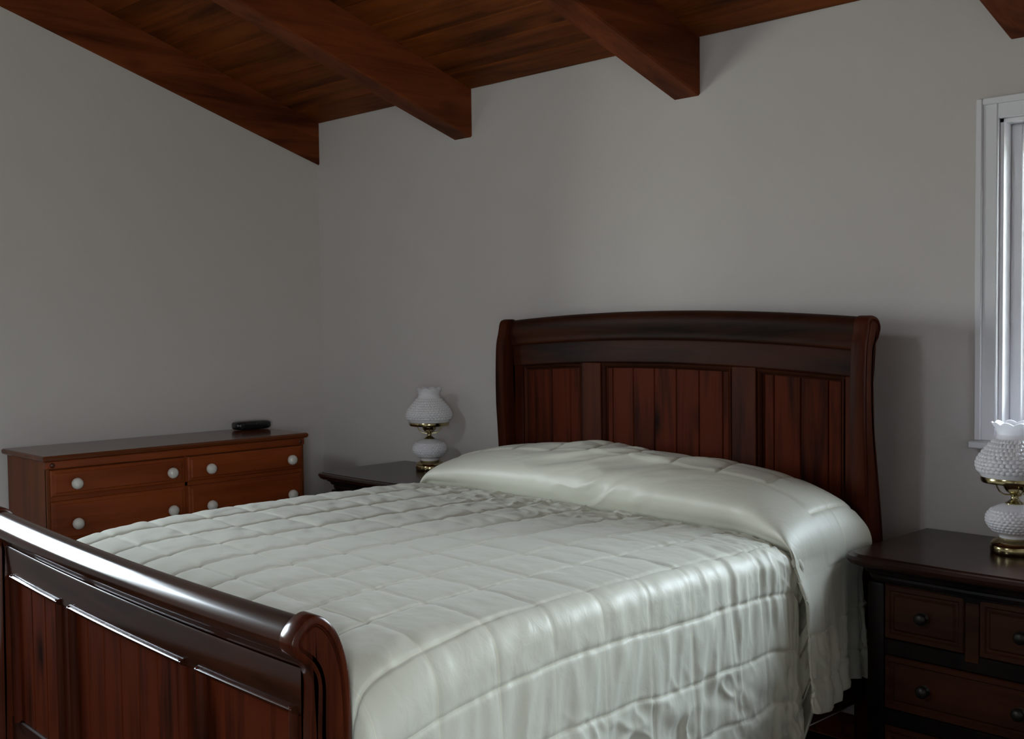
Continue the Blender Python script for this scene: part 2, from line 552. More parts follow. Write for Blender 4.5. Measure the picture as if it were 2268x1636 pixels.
# ------------------------------------------------------------------ windows
def window(n):
    side, a0, a1, z0, z1 = WIN[n]

    def P(a, d, z):       # a along the wall, d out into the room (negative: into the wall)
        if side == 'back':
            return (a, -d, z)
        if side == 'left':
            return (d, a, z)
        if side == 'front':
            return (a, RY + d, z)
        return (RX - d, a, z)

    def wb(a_0, a_1, d0, d1, q0, q1, bev=0.003):
        bm = bmesh.new()
        p, q = P(a_0, d0, q0), P(a_1, d1, q1)
        box(bm, min(p[0], q[0]), max(p[0], q[0]), min(p[1], q[1]), max(p[1], q[1]), q0, q1, bev)
        return bm
    cw = 0.062
    bm = bmesh.new()     # casing: stepped boards round the opening
    for (s0, s1, q0, q1) in ((a0 - cw, a0, z0, z1 + cw), (a1, a1 + cw, z0, z1 + cw), (a0, a1, z1, z1 + cw)):
        merge(bm, wb(s0, s1, 0, 0.016, q0, q1))
    for (s0, s1, q0, q1) in ((a0 - cw, a0 - cw + 0.020, z0, z1 + cw), (a1 + cw - 0.020, a1 + cw, z0, z1 + cw), (a0 - cw + 0.020, a1 + cw - 0.020, z1 + cw - 0.020, z1 + cw)):
        merge(bm, wb(s0, s1, 0.010, 0.024, q0, q1))
    w = obj('window_%d' % n, bm, 'white_trim', kind='structure', smooth=True)
    bm = wb(a0 - cw - 0.008, a1 + cw + 0.008, -0.0, 0.045, z0 - 0.022, z0)
    obj('window_sill', bm, 'white_trim', w, True)
    bm = bmesh.new()     # jamb lining
    jt = 0.012
    for (s0, s1, q0, q1) in ((a0, a0 + jt, z0, z1), (a1 - jt, a1, z0, z1), (a0, a1, z1 - jt, z1), (a0, a1, z0, z0 + jt)):
        merge(bm, wb(s0, s1, -0.125, 0.0, q0, q1, 0.001))
    obj('window_jamb', bm, 'white_trim', w, True)
    bm = bmesh.new()     # outer vinyl frame, then the sash
    for (s0, s1, q0, q1) in ((a0 + jt, a0 + 0.045, z0 + jt, z1 - jt), (a1 - 0.045, a1 - jt, z0 + jt, z1 - jt), (a0 + 0.045, a1 - 0.045, z1 - 0.045, z1 - jt), (a0 + 0.045, a1 - 0.045, z0 + jt, z0 + 0.045)):
        merge(bm, wb(s0, s1, -0.12, -0.05, q0, q1))
    obj('window_frame', bm, 'white_trim', w, True)
    mid = (a0 + a1) / 2
    for k, (s0, s1) in enumerate(((a0 + 0.045, mid + 0.015), (mid - 0.015, a1 - 0.045))):
        bm = bmesh.new()
        d0, d1 = (-0.115, -0.09) if k == 0 else (-0.09, -0.065)
        q0, q1, fw = z0 + 0.045, z1 - 0.045, 0.032
        for (u0, u1, v0, v1) in ((s0, s0 + fw, q0, q1), (s1 - fw, s1, q0, q1), (s0 + fw, s1 - fw, q0, q0 + fw), (s0 + fw, s1 - fw, q1 - fw, q1)):
            merge(bm, wb(u0, u1, d0, d1, v0, v1))
        s = obj('window_sash', bm, 'white_trim', w, True)
        dm = (d0 + d1) / 2
        bm = wb(s0 + fw, s1 - fw, dm - 0.002, dm + 0.002, q0 + fw, q1 - fw, 0)
        obj('window_pane', bm, 'glass', s)


for n in WIN:
    window(n)

# ------------------------------------------------------------------ sleigh bed
BHW = 0.832                                   # half width over the posts
X0, X1 = BXC - BHW, BXC + BHW
PWD = 0.050                                   # post width
bed = thing('sleigh_bed', (BXC, -1.2, 0.0), 'dark cherry wooden sleigh bed with panelled headboard and rolled footboard rail', 'bed')
SHEAR_ON[0] = True

FB_PROF = [(-2.110, 0.0), (-2.106, 0.15), (-2.104, 0.32), (-2.104, 0.5), (-2.104, 0.632), (-2.105, 0.686), (-2.110, 0.758), (-2.126, 0.816), (-2.152, 0.856),
           (-2.184, 0.872), (-2.214, 0.858), (-2.232, 0.832), (-2.226, 0.805), (-2.200, 0.784), (-2.184, 0.753), (-2.184, 0.706),
           (-2.186, 0.654), (-2.188, 0.5), (-2.190, 0.32), (-2.196, 0.15), (-2.200, 0.0)]
HB_PROF = [(-0.095, 0.0), (-0.100, 0.3), (-0.110, 0.55), (-0.121, 0.727), (-0.141, 0.866), (-0.160, 0.977), (-0.175, 1.086), (-0.179, 1.22), (-0.170, 1.300),
           (-0.148, 1.330), (-0.137, 1.360), (-0.150, 1.386), (-0.185, 1.397), (-0.214, 1.386), (-0.226, 1.342), (-0.238, 1.289), (-0.243, 1.17), (-0.242, 1.064),
           (-0.236, 0.97), (-0.230, 0.863), (-0.222, 0.7), (-0.214, 0.45), (-0.212, 0.2), (-0.214, 0.0)]


def bed_post(prof, xa, xb, outer_sign, inset, mat):
    """post cut to the sleigh outline with a carved line and a raised heart on its outer face"""
    c = [(p[0], p[1]) for p in catmull([(a, b2, 0) for a, b2 in prof], 7)]
    # drop duplicate ends, keep it closed
    rings = []

    def ring(x, d):
        q = offset2(c, d) if d else c
        if d > 0.01:                      # relax the inner outlines so they never cross themselves
            for _ in range(10):
                q = [q[0]] + [((q[i - 1][0] + 2 * q[i][0] + q[i + 1][0]) / 4, (q[i - 1][1] + 2 * q[i][1] + q[i + 1][1]) / 4) for i in range(1, len(q) - 1)] + [q[-1]]
        # keep the foot flat on the floor
        return [(x, a, max(0.0, b2)) for a, b2 in q]
    xo, xi = (xb, xa) if outer_sign > 0 else (xa, xb)
    s = outer_sign
    seq = [(xi, 0.006), (xi + s * 0.002, 0.002), (xi + s * 0.006, 0.0), (xo - s * 0.008, 0.0), (xo - s * 0.003, 0.0015), (xo, 0.006), (xo, inset),
           (xo - s * 0.006, inset + 0.0025), (xo - s * 0.006, inset + 0.0045), (xo - s * 0.001, inset + 0.008)]
    bm = bmesh.new()
    loft(bm, [ring(x, d) for x, d in seq])
    bmesh.ops.triangulate(bm, faces=[f for f in bm.faces if len(f.verts) > 4], ngon_method='EAR_CLIP')
    return obj('bed_post', bm, mat, bed, True, angle=35)


XF0 = X0 - 0.072                              # the footboard is a little wider
bed_post(FB_PROF, XF0, XF0 + PWD, -1, 0.013, 'bed_polish')
bed_post(FB_PROF, X1 - PWD, X1, 1, 0.013, 'bed_polish')
bed_post(HB_PROF, X0, X0 + PWD, -1, 0.010, 'bed_z')
bed_post(HB_PROF, X1 - PWD, X1, 1, 0.010, 'bed_z')

XS = lin(X0 + 0.016, X1 - 0.036, 33)
XSF = lin(XF0 + PWD - 0.004, X1 - PWD + 0.004, 33)


def arch(x):
    u = (x - BXC) / BHW
    return 0.032 * (1 - u * u)


def sag(x):
    u = (x - BXC) / BHW
    return 0.014 * (u * u)


def smooth_prof(pts, per=5):
    return [(p[0], p[1]) for p in catmull([(a, b2, 0) for a, b2 in pts], per, closed=True)]


def board(name, prof, mat, parent, dzf, xs=XS, smooth=True, angle=35):
    bm = bmesh.new()
    extrude_x(bm, prof, xs, lambda x, y, z: dzf(x))
    return obj(name, bm, mat, parent, smooth, angle=angle)


# headboard ----------------------------------------------------------
HP = [(1.615, 1.947), (2.047, 2.650), (2.750, 3.080)]      # panel openings
bm = bmesh.new()
extrude_x(bm, [(-0.120, 0.30), (-0.135, 0.30), (-0.135, 1.24), (-0.120, 1.24)], XS, lambda x, y, z: arch(x) if z > 1 else 0)
headboard = obj('headboard', bm, 'bed_z', bed)
crest = [(-0.148, 1.288), (-0.150, 1.325), (-0.140, 1.345), (-0.137, 1.366), (-0.150, 1.386), (-0.172, 1.389), (-0.190, 1.380), (-0.199, 1.362), (-0.199, 1.34), (-0.193, 1.31), (-0.188, 1.288)]
board('top_rail', smooth_prof(crest, 4), 'bed_x', headboard, arch)
board('upper_rail', [(-0.130, 1.205), (-0.178, 1.205), (-0.181, 1.209), (-0.183, 1.280), (-0.181, 1.286), (-0.130, 1.286)], 'bed_x', headboard, arch)
for a, b2 in ((X0 + 0.016, HP[0][0]), (HP[0][1], HP[1][0]), (HP[1][1], HP[2][0]), (HP[2][1], X1 - 0.036)):
    bm = bmesh.new()
    zt0 = 1.206 + arch((a + b2) / 2)
    box(bm, a, b2, -0.176, -0.130, 0.34, zt0, 0.003)
    obj('stile', bm, 'bed_z', headboard, True)


def planks(parent, panels, first, pitch, yf, yb, z0, ztop, mat):
    for pi, (a, b2) in enumerate(panels):
        edges = [a]
        x = first[pi]
        while x < b2 - 0.012:
            if x > a + 0.012:
                edges.append(x)
            x += pitch
        edges.append(b2)
        for e0, e1 in zip(edges[:-1], edges[1:]):
            bm = bmesh.new()
            box(bm, e0 + 0.0004, e1 - 0.0004, yf, yb, z0, ztop((e0 + e1) / 2))
            ed = [g for g in bm.edges if all(abs(v.co.y - yf) < 1e-6 for v in g.verts) and abs(g.verts[0].co.x - g.verts[1].co.x) < 1e-6]
            bmesh.ops.bevel(bm, geom=ed, offset=0.0035, segments=1, affect='EDGES')
            obj('plank', bm, mat, parent)


planks(headboard, HP, (1.667, 2.095, 2.810), 0.1015, -0.160, -0.136, 0.36, lambda x: 1.222 + arch(x), 'bed_plank')


def moulding(parent, a, b2, yf, z0, zt, dzf, mat_h, mat_v, w=0.016, proud=0.010):
    """quarter-round bead down both sides and across the top of a panel"""
    bead = [(yf, 0.0), (yf - proud * 0.7, -0.001), (yf - proud, -w * 0.35), (yf - proud * 0.8, -w * 0.75), (yf - proud * 0.25, -w), (yf + 0.004, -w)]
    xs = lin(a, b2, 9)
    bm = bmesh.new()
    extrude_x(bm, [(p[0], p[1] + zt) for p in bead], xs, lambda x, y, z: dzf(x))
    obj('panel_moulding', bm, mat_h, parent, True, angle=50)
    for xx, s in ((a, 1), (b2, -1)):
        bm = bmesh.new()
        rings = []
        for z in (z0, zt + dzf(xx) - 0.001):
            rings.append([(xx + s * -p[1], p[0], z) for p in bead])
        loft(bm, rings)
        obj('panel_moulding', bm, mat_v, parent, True, angle=50)


for a, b2 in HP:
    moulding(headboard, a, b2, -0.160, 0.4, 1.206, arch, 'bed_x', 'bed_z', 0.018, 0.013)
    moulding(headboard, a + 0.018, b2 - 0.018, -0.157, 0.4, 1.190, arch, 'bed_x', 'bed_z', 0.007, 0.007)

# footboard ----------------------------------------------------------
FP = [(1.545, 1.905), (1.980, 2.630), (2.698, 3.090)]
bm = bmesh.new()
extrude_x(bm, [(-2.135, 0.16), (-2.150, 0.16), (-2.150, 0.70), (-2.135, 0.70)], XSF, lambda x, y, z: sag(x) if z > .5 else 0)
footboard = obj('footboard', bm, 'bed_z', bed)
roll = [(-2.112, 0.690), (-2.114, 0.740), (-2.128, 0.795), (-2.150, 0.832), (-2.180, 0.8475), (-2.206, 0.838), (-2.222, 0.815), (-2.219, 0.792), (-2.203, 0.777), (-2.184, 0.762), (-2.176, 0.752), (-2.150, 0.748), (-2.140, 0.70)]
board('top_rail', smooth_prof(roll, 4), 'bed_roll', footboard, sag, XSF)
board('upper_rail', [(-2.135, 0.655), (-2.168, 0.655), (-2.172, 0.659), (-2.176, 0.74), (-2.173, 0.7465), (-2.135, 0.7465)], 'bed_roll', footboard, sag, XSF)
for a, b2 in ((XF0 + PWD, FP[0][0]), (FP[0][1], FP[1][0]), (FP[1][1], FP[2][0]), (FP[2][1], X1 - PWD)):
    boxobj('stile', (a, b2, -2.169, -2.135, 0.2, 0.656 + sag((a + b2) / 2)), 'bed_z', footboard, 0.003)
boxobj('bottom_rail', (XF0 + PWD, X1 - PWD, -2.172, -2.135, 0.14, 0.26), 'bed_x', footboard, 0.004)
planks(footboard, FP, (1.67, 2.07, 2.79), 0.1015, -2.164, -2.149, 0.24, lambda x: 0.66 + sag(x), 'bed_plank')
for a, b2 in FP:
    moulding(footboard, a, b2, -2.166, 0.255, 0.672, sag, 'bed_roll', 'bed_z', 0.018, 0.017)

for xr in (X0 + 0.01, X1 - 0.045):
    boxobj('side_rail', (xr, xr + 0.035, -2.12, -0.19, 0.24, 0.42), 'bed_x', bed, 0.004)
SHEAR_ON[0] = False

# ------------------------------------------------------------------ mattress and bedspread
SHEAR_ON[0] = True
bm = bmesh.new()
box(bm, 1.60, 3.10, -2.06, -0.22, 0.43, 0.745, 0.05, 4)
mt = obj('mattress', bm, 'mattress', None, True)
mt['label'] = 'mattress hidden under the pale sage quilted bedspread'
mt['category'] = 'mattress'
bm = bmesh.new()
box(bm, 1.575, 3.125, -2.07, -0.22, 0.20, 0.428, 0.015, 2)
mt = obj('box_spring', bm, 'mattress', None, True)
mt['label'] = 'box spring under the mattress inside the sleigh bed frame'
mt['category'] = 'box spring'
SHEAR_ON[0] = False


def vnoise(u, v, seed=0):
    """smooth 2-D value noise in [-1, 1], vectorised"""
    tab = np.random.RandomState(seed).uniform(-1, 1, (256, 256))
    iu, iv = np.floor(u).astype(int), np.floor(v).astype(int)
    fu, fv = u - iu, v - iv
    fu = fu * fu * fu * (fu * (fu * 6 - 15) + 10); fv = fv * fv * fv * (fv * (fv * 6 - 15) + 10)
    a = tab[iu % 256, iv % 256]; b2 = tab[(iu + 1) % 256, iv % 256]
    c = tab[iu % 256, (iv + 1) % 256]; d = tab[(iu + 1) % 256, (iv + 1) % 256]
    return (a * (1 - fu) + b2 * fu) * (1 - fv) + (c * (1 - fu) + d * fu) * fv


def sstep(a, b2, x):
    t = np.clip((x - a) / (b2 - a), 0, 1)
    return t * t * (3 - 2 * t)


def bedspread():
    NA, NB = 560, 470
    TOP = 0.785
    # along the bed: foot -> head on the centre line, (Y, dz)
    key = [(-2.098, -0.42), (-2.098, -0.22), (-2.090, -0.11), (-2.06, -0.05), (-1.98, -0.020), (-1.85, -0.006), (-1.6, 0), (-1.2, 0.004), (-0.9, 0.002), (-0.70, -0.003), (-0.61, -0.014), (-0.562, -0.030),
           (-0.546, -0.034), (-0.566, -0.006), (-0.586, 0.036), (-0.578, 0.082), (-0.528, 0.122), (-0.455, 0.150), (-0.37, 0.162), (-0.30, 0.150), (-0.258, 0.105), (-0.240, 0.03), (-0.237, -0.06)]
    crease_key = 12
    dense = catmull([(a, b2, 0) for a, b2 in key], 24)
    D = np.array([(p[0], p[1]) for p in dense])
    L = np.concatenate([[0], np.cumsum(np.hypot(*np.diff(D, axis=0).T))])
    bc = L[crease_key * 24]
    i16 = np.argmin(np.abs(D[:, 0] + 1.61) + (np.abs(D[:, 1]) > .05) * 9)
    b16 = L[i16]                              # arclength of a known row seam
    # sample denser near the crease
    base = np.linspace(0, L[-1], NB - 60)
    extra = np.linspace(bc - 0.06, bc + 0.10, 60)
    bs = np.sort(np.concatenate([base[(base < bc - 0.062) | (base > bc + 0.102)], extra]))
    NB = len(bs)
    Y0 = np.interp(bs, L, D[:, 0]); DZ = np.interp(bs, L, D[:, 1])
    HL, HR = 0.85, 0.875
    A_END = 1.345
    a = np.linspace(-A_END, A_END, NA)
    A, B = np.meshgrid(a, bs, indexing='ij')
    Yc = np.broadcast_to(Y0, A.shape).copy(); Dz = np.broadcast_to(DZ, A.shape)
    pil = (B > bc)
    after = np.clip((B - bc) / (L[-1] - bc), 0, 1)
    right = A > 0
    HW = np.where(right, HR, HL)
    ab = np.abs(A)
    foot = sstep(-1.55, -2.1, Yc)             # 1 at the foot end
    r = 0.055 + 0.075 * foot + 0.03 * pil * np.sin(after * math.pi)
    flat = HW - r
    arcl = r * math.pi / 2
    ang = np.clip((ab - flat) / r, 0, math.pi / 2)
    drop = np.clip(ab - flat - arcl, 0, None)
    X = np.where(ab < flat, ab, flat + r * np.sin(ang))
    Z = -np.where(ab < flat, 0, r * (1 - np.cos(ang))) - drop
    side = np.clip((ab - flat) / 0.15, 0, 1)
    dn = np.clip(drop / 0.45, 0, 1)
    # pillow swell dies away at both ends
    u = np.clip(np.where(ab < flat, ab, X) / 0.905, 0, 1)
    env = np.clip(1 - u ** 3.0, 0, 1) ** 0.62
    env = env * (1 + 0.03 * np.cos(A * 7.0 + 0.8))
    bump = np.where(Dz > 0.003, 0.003 + (Dz - 0.003) * np.where(pil, env, 1.0), Dz)
    tail = pil & (after > 0.85)
    # on the hanging sides the pillow outline must not pull the hem up
    Zt = TOP + Z + np.where(pil, np.where(Dz > 0, bump * (1 - 0.9 * sstep(0.0, 0.25, drop)), Dz * (1 - side)), np.where(Yc < -1.7, Dz * (1 - sstep(0.0, 0.2, drop)), Dz))
    # flap of the pillow tuck: fold runs towards the foot at the sides
    sh = sstep(0.58, 0.86, ab) * np.where(right, 0.115, 0.05)
    w = np.where(pil, 1 - after ** 1.3, np.exp(-np.clip(bc - B, 0, None) / 0.22))
    Yc = Yc - sh * w
    # hanging part: flare, billows and the bulging flap
    flare = 0.03 * dn
    bill = (0.016 * vnoise(B * 5.2 + 3, drop * 2 + A * 0 + 1.3, 5) + 0.010 * vnoise(B * 11, drop * 3 + 7, 6)) * sstep(0.05, 0.4, drop)
    flap = np.where(pil, 0.042 * np.exp(-((after - 0.20) / 0.22) ** 2) - 0.045 * sstep(0.35, 0.85, after), 0) * sstep(-0.03, 0.12, drop)
    under = np.where(~pil, -0.014 * np.exp(-np.clip(bc - B, 0, None) / 0.035), 0) * sstep(-0.0, 0.15, drop)
    X = X + flare + bill + flap + under
    X = X - 0.05 * sstep(-1.93, -2.10, Yc) * sstep(0.0, 0.25, drop)
    X = X + np.where(pil, 0.010 * np.sin(B * 75) * sstep(0.05, 0.35, drop) * sstep(0.1, 0.5, after), 0)
    hem = 0.010 * vnoise(B * 9, B * 0 + 2, 9) + np.where(pil, 0.068 - 0.02 * after, -0.004)
    Zt = Zt + hem * dn
    # keep everything above the sheet line at the head corners, clear of the posts
    Yc = Yc - tail * 0.035 * sstep(0.70, 0.80, ab)
    Px = BXC + np.sign(A) * X
    # ---- surface normals of the smooth shape
    P = np.stack([Px, Yc, Zt], -1)

    def normals(P):
        du = np.gradient(P, axis=0); dv = np.gradient(P, axis=1)
        n = np.cross(du, dv)
        return n / (np.linalg.norm(n, axis=-1, keepdims=True) + 1e-12)
    Nn = normals(P)
    if Nn[NA // 2, NB // 3, 2] < 0:
        Nn = -Nn
    # ---- quilting
    cols = [0.075 + 0.187 * k for k in range(-5, 5)]
    cols = sorted(cols + [0.965, 1.115, 1.25, -0.97 - 0.02, -1.13, -1.26])
    wob = 0.006 * vnoise(A * 4, B * 4, 21)
    dc = np.min(np.abs((A + wob)[None] - np.array(cols)[:, None, None]), axis=0)
    rows = b16 + 0.16 * np.arange(-12, 14)
    dr = np.min(np.abs((B + 0.006 * vnoise(A * 4, B * 4, 22))[None] - rows[:, None, None]), axis=0)
    fc = 1 - np.exp(-dc / 0.014); frr = 1 - np.exp(-dr / 0.010)
    amp = 0.0078 * (1 - 0.55 * sstep(-0.0, 0.08, drop))
    pfront = np.where(pil & (after < 0.42), 1.0, 0.0) * (1 - sstep(0.0, 0.15, drop))
    amp = amp * (1 - 0.9 * pfront) * np.where(pil, 0.6, 1.0)
    near = 1 - np.exp(-np.abs(B - bc) / 0.035)
    shd = sstep(-0.06, 0.06, np.abs(A) - 0.80) * 0.5
    H = amp * near * (1 - shd) * ((0.22 + 0.78 * fc) * (0.45 + 0.55 * frr))
    H -= 0.0042 * np.exp(-(dc / 0.005) ** 2) * (1 - pfront) + 0.0016 * np.exp(-(dr / 0.0035) ** 2) * (1 - pfront)
    # ---- wrinkles
    cre = np.exp(-np.clip(bc - B, 0, None) / 0.16) * (~pil) * (1 - sstep(0.0, 0.1, drop))
    wr = vnoise(A * 26 + B * 9, B * 30 - A * 7, 31) * 0.5 + vnoise(A * 48, B * 52, 32) * 0.35
    def ridge(u2, v2, seed):              # sharp-crested folds
        return (1 - np.abs(vnoise(u2, v2, seed)) * 2.2).clip(-0.6, 1) - 0.2
    mid = sstep(-0.86, -0.6, A) * (1 - sstep(0.15, 0.6, A))
    H += 0.0150 * near * cre * mid * ridge(A * 17 + B * 8 + 0.9 * vnoise(A * 9, B * 9, 33), B * 23 - A * 6, 34)
    H += 0.0070 * near * cre * ridge(A * 24 - B * 14, B * 40 + A * 9, 35)
    H += 0.0090 * near * cre * wr * (0.5 + 0.5 * sstep(0.75, 0.2, A))
    # gathers that run across from the right shoulder
    gsh = sstep(0.25, 0.80, A) * (1 - sstep(0.05, 0.28, drop)) * sstep(-1.6, -0.75, Yc) * (~pil)
    H += 0.0045 * gsh * vnoise(B * 46 + 0.6 * np.sin(A * 9), A * 3.0, 41)
    # hanging pleats between the seams
    pl = sstep(0.01, 0.12, drop) * (1 - pil * 0.3)
    H += 0.0050 * pl * vnoise(B * 30 + drop * 5, drop * 3.2, 51) * frr
    H += 0.0040 * pl * vnoise(B * 17 - drop * 14, drop * 16, 52) * sstep(0.15, 0.3, drop)
    H += 0.0022 * vnoise(A * 16 + B * 8, B * 26, 61) * (1 - pl) * fc * (~pil) + 0.0005 * vnoise(A * 40 - B * 22, B * 60, 63) * (1 - pl) * (~pil)
    H += 0.0052 * pl * ridge(B * 19 - drop * 12 + 0.9 * vnoise(B * 9, drop * 9, 53), drop * 15 + B * 5, 54) * sstep(0.12, 0.3, drop) * frr
    H += 0.0030 * pl * ridge(B * 27 + drop * 4, drop * 6, 55) * frr
    H += 0.0024 * np.exp(-dc / 0.018) * vnoise(B * 55, A * 5, 62) * (1 - pfront)
    # soft pulls slanting over the pillow front
    pp = pil * (1 - sstep(0.0, 0.1, drop)) * np.sin(np.clip(after, 0, 1) * math.pi)
    H += 0.0095 * pp * vnoise(A * 7 - B * 13, A * 2.2 + B * 5, 71) * sstep(0.6, 0.1, np.abs(A - 0.05)) + 0.0035 * pp * vnoise(A * 16 - B * 30, A * 5 + B * 10, 73) * sstep(0.7, 0.1, np.abs(A - 0.05))
    H += 0.006 * pp * vnoise(A * 3.2, B * 3, 72)
    H += 0.0085 * pp * ridge(A * 7 - B * 15 + 0.5 * vnoise(A * 6, B * 6, 74), A * 2.5 + B * 5, 75) * sstep(0.45, 0.1, np.abs(A + 0.02))
    H -= 0.010 * np.exp(-((B - bc) / 0.007) ** 2) * (1 - sstep(0.0, 0.1, drop))
    P = P + Nn * H[..., None]
    P[..., 1] -= SHEAR * (P[..., 0] - BXC)
    root = Vector((BXC, -1.2, 0.0))
    P = P - np.array(root)
    verts = P.reshape(-1, 3)
    idx = np.arange(NA * NB).reshape(NA, NB)
    q = np.stack([idx[:-1, :-1], idx[1:, :-1], idx[1:, 1:], idx[:-1, 1:]], -1).reshape(-1, 4)
    me = bpy.data.meshes.new('bedspread')
    me.from_pydata([], [], [])
    me.vertices.add(len(verts)); me.vertices.foreach_set('co', verts.astype(np.float32).ravel())
    me.loops.add(q.size); me.loops.foreach_set('vertex_index', q.astype(np.int32).ravel())
    me.polygons.add(len(q))
    me.polygons.foreach_set('loop_start', np.arange(0, q.size, 4, dtype=np.int32))
    me.polygons.foreach_set('loop_total', np.full(len(q), 4, dtype=np.int32))
    me.polygons.foreach_set('use_smooth', np.ones(len(q), dtype=bool))
    me.update(calc_edges=True)
    me.validate()
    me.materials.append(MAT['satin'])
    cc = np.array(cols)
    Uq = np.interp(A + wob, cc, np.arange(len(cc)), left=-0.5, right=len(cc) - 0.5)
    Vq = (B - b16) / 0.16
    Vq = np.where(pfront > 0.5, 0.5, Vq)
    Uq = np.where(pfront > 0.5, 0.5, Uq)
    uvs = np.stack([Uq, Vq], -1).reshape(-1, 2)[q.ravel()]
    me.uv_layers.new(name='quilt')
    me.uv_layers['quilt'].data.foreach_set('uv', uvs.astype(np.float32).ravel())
    o = bpy.data.objects.new('bedspread', me)
    o.location = root
    COL.objects.link(o)
    so = o.modifiers.new('thickness', 'SOLIDIFY')
    so.thickness = 0.006
    so.offset = -1.0 if me.polygons[len(q) // 2].normal.z > 0 else 1.0
    o['label'] = 'pale sage satin quilted bedspread tucked over the pillows on the sleigh bed'
    o['category'] = 'bedspread'
    return o


bedspread()


# ------------------------------------------------------------------ nightstands
def nightstand(x0, label):
    W, D, H = 0.725, 0.53, 0.74
    yb = -0.016
    n = thing('nightstand', (x0 + W / 2, -D / 2, 0.0), label, 'nightstand', 'dark nightstands flanking the bed')
    xc = x0 + W / 2

    def outline(inset, back=0.0):
        a, b2 = x0 + inset, x0 + W - inset
        f = -D + inset
        ye = yb - back
        pts = [(a, ye), (a + 0.004, f + 0.085)]
        for t in lin(0.12, 0.88, 6):          # eased corner
            ang = math.pi / 2 * t
            pts.append((a + 0.075 * (1 - math.cos(ang)), f + 0.075 * (1 - math.sin(ang))))
        left = pts + [(a + 0.10, f + 0.002)]
        rightp = [(2 * xc - p[0], p[1]) for p in reversed(left)]
        return left + [(xc, f - 0.006)] + rightp

    def slab(name, steps, mat):
        bm = bmesh.new()
        loft(bm, [[(p[0], p[1], z) for p in outline(i)] for z, i in steps])
        return obj(name, bm, mat, n, True, angle=30)
    slab('top', [(H - 0.030, 0.012), (H - 0.026, 0.006), (H - 0.014, 0.0), (H - 0.006, 0.004), (H - 0.004, 0.012), (H, 0.016)], 'ns_top')
    slab('cornice', [(0.648, 0.062), (0.664, 0.060), (0.668, 0.050), (0.676, 0.048), (0.682, 0.050), (0.688, 0.040), (0.698, 0.036), (0.703, 0.026), (0.709, 0.024)], 'ns_black')
    bx0, bx1, yf = x0 + 0.066, x0 + W - 0.066, -0.470
    bm = bmesh.new()
    box(bm, bx0, bx1, yf + 0.012, yb, 0.09, 0.662, 0.003)
    body = obj('body', bm, 'ns_black', n, True)
    for s in (0, 1):
        px = bx0 if s == 0 else bx1 - 0.052
        bm = bmesh.new()
        box(bm, px, px + 0.052, yf - 0.004, yf + 0.05, 0.07, 0.662, 0.008, 2)
        obj('corner_post', bm, 'ns_black', n, True)
    slab('plinth', [(0.0, 0.055), (0.05, 0.052), (0.07, 0.05), (0.085, 0.058), (0.092, 0.064)], 'ns_black')
    mid = (bx0 + bx1) / 2
    boxobj('divider', (mid - 0.019, mid + 0.019, yf - 0.002, yf + 0.013, 0.49, 0.662), 'ns_drawer', n, 0.002)
    for z in (0.487, 0.292):
        boxobj('drawer_rail', (bx0 + 0.05, bx1 - 0.05, yf, yf + 0.013, z - 0.022, z + 0.022), 'ns_black', n, 0.003)

    def drawer(a, b2, z0, z1, knobs):
        bm = bmesh.new()
        f = yf + 0.002
        rings = []
        for d, ins in ((0.012, 0.0), (-0.002, 0.0), (-0.006, 0.003), (-0.006, 0.014), (-0.001, 0.018), (-0.001, 0.024), (-0.006, 0.030)):
            rings.append([(a + ins, f + d, z0 + ins), (b2 - ins, f + d, z0 + ins), (b2 - ins, f + d, z1 - ins), (a + ins, f + d, z1 - ins)])
        loft(bm, rings)
        dr = obj('drawer', bm, 'ns_drawer', n)
        for kx in knobs:
            bm = bmesh.new()
            prof = [(0.0, -0.030), (0.010, -0.029), (0.016, -0.024), (0.017, -0.019), (0.012, -0.014), (0.007, -0.010), (0.008, -0.004), (0.015, 0.0)]
            c = (kx, f - 0.006, (z0 + z1) / 2)
            rings = []
            for rr, d in prof:
                rings.append([(c[0] + max(rr, 0.0005) * math.cos(2 * math.pi * k / 20), c[1] + d, c[2] + max(rr, 0.0005) * math.sin(2 * math.pi * k / 20)) for k in range(20)])
            loft(bm, rings)
            obj('knob', bm, 'dark_metal', dr, True, angle=60)
    drawer(bx0 + 0.053, mid - 0.020, 0.511, 0.660, [(bx0 + 0.053 + mid - 0.02) / 2])
    drawer(mid + 0.020, bx1 - 0.053, 0.511, 0.660, [(mid + 0.02 + bx1 - 0.053) / 2])
    drawer(bx0 + 0.053, bx1 - 0.053, 0.316, 0.463, [mid - 0.127, mid + 0.127])
    drawer(bx0 + 0.053, bx1 - 0.053, 0.110, 0.268, [mid - 0.127, mid + 0.127])
    return n


nightstand(0.672, 'dark espresso nightstand in the corner beside the dresser, mostly hidden behind the bed')
nightstand(3.236, 'dark espresso nightstand with panelled drawers, under the white-trimmed window')


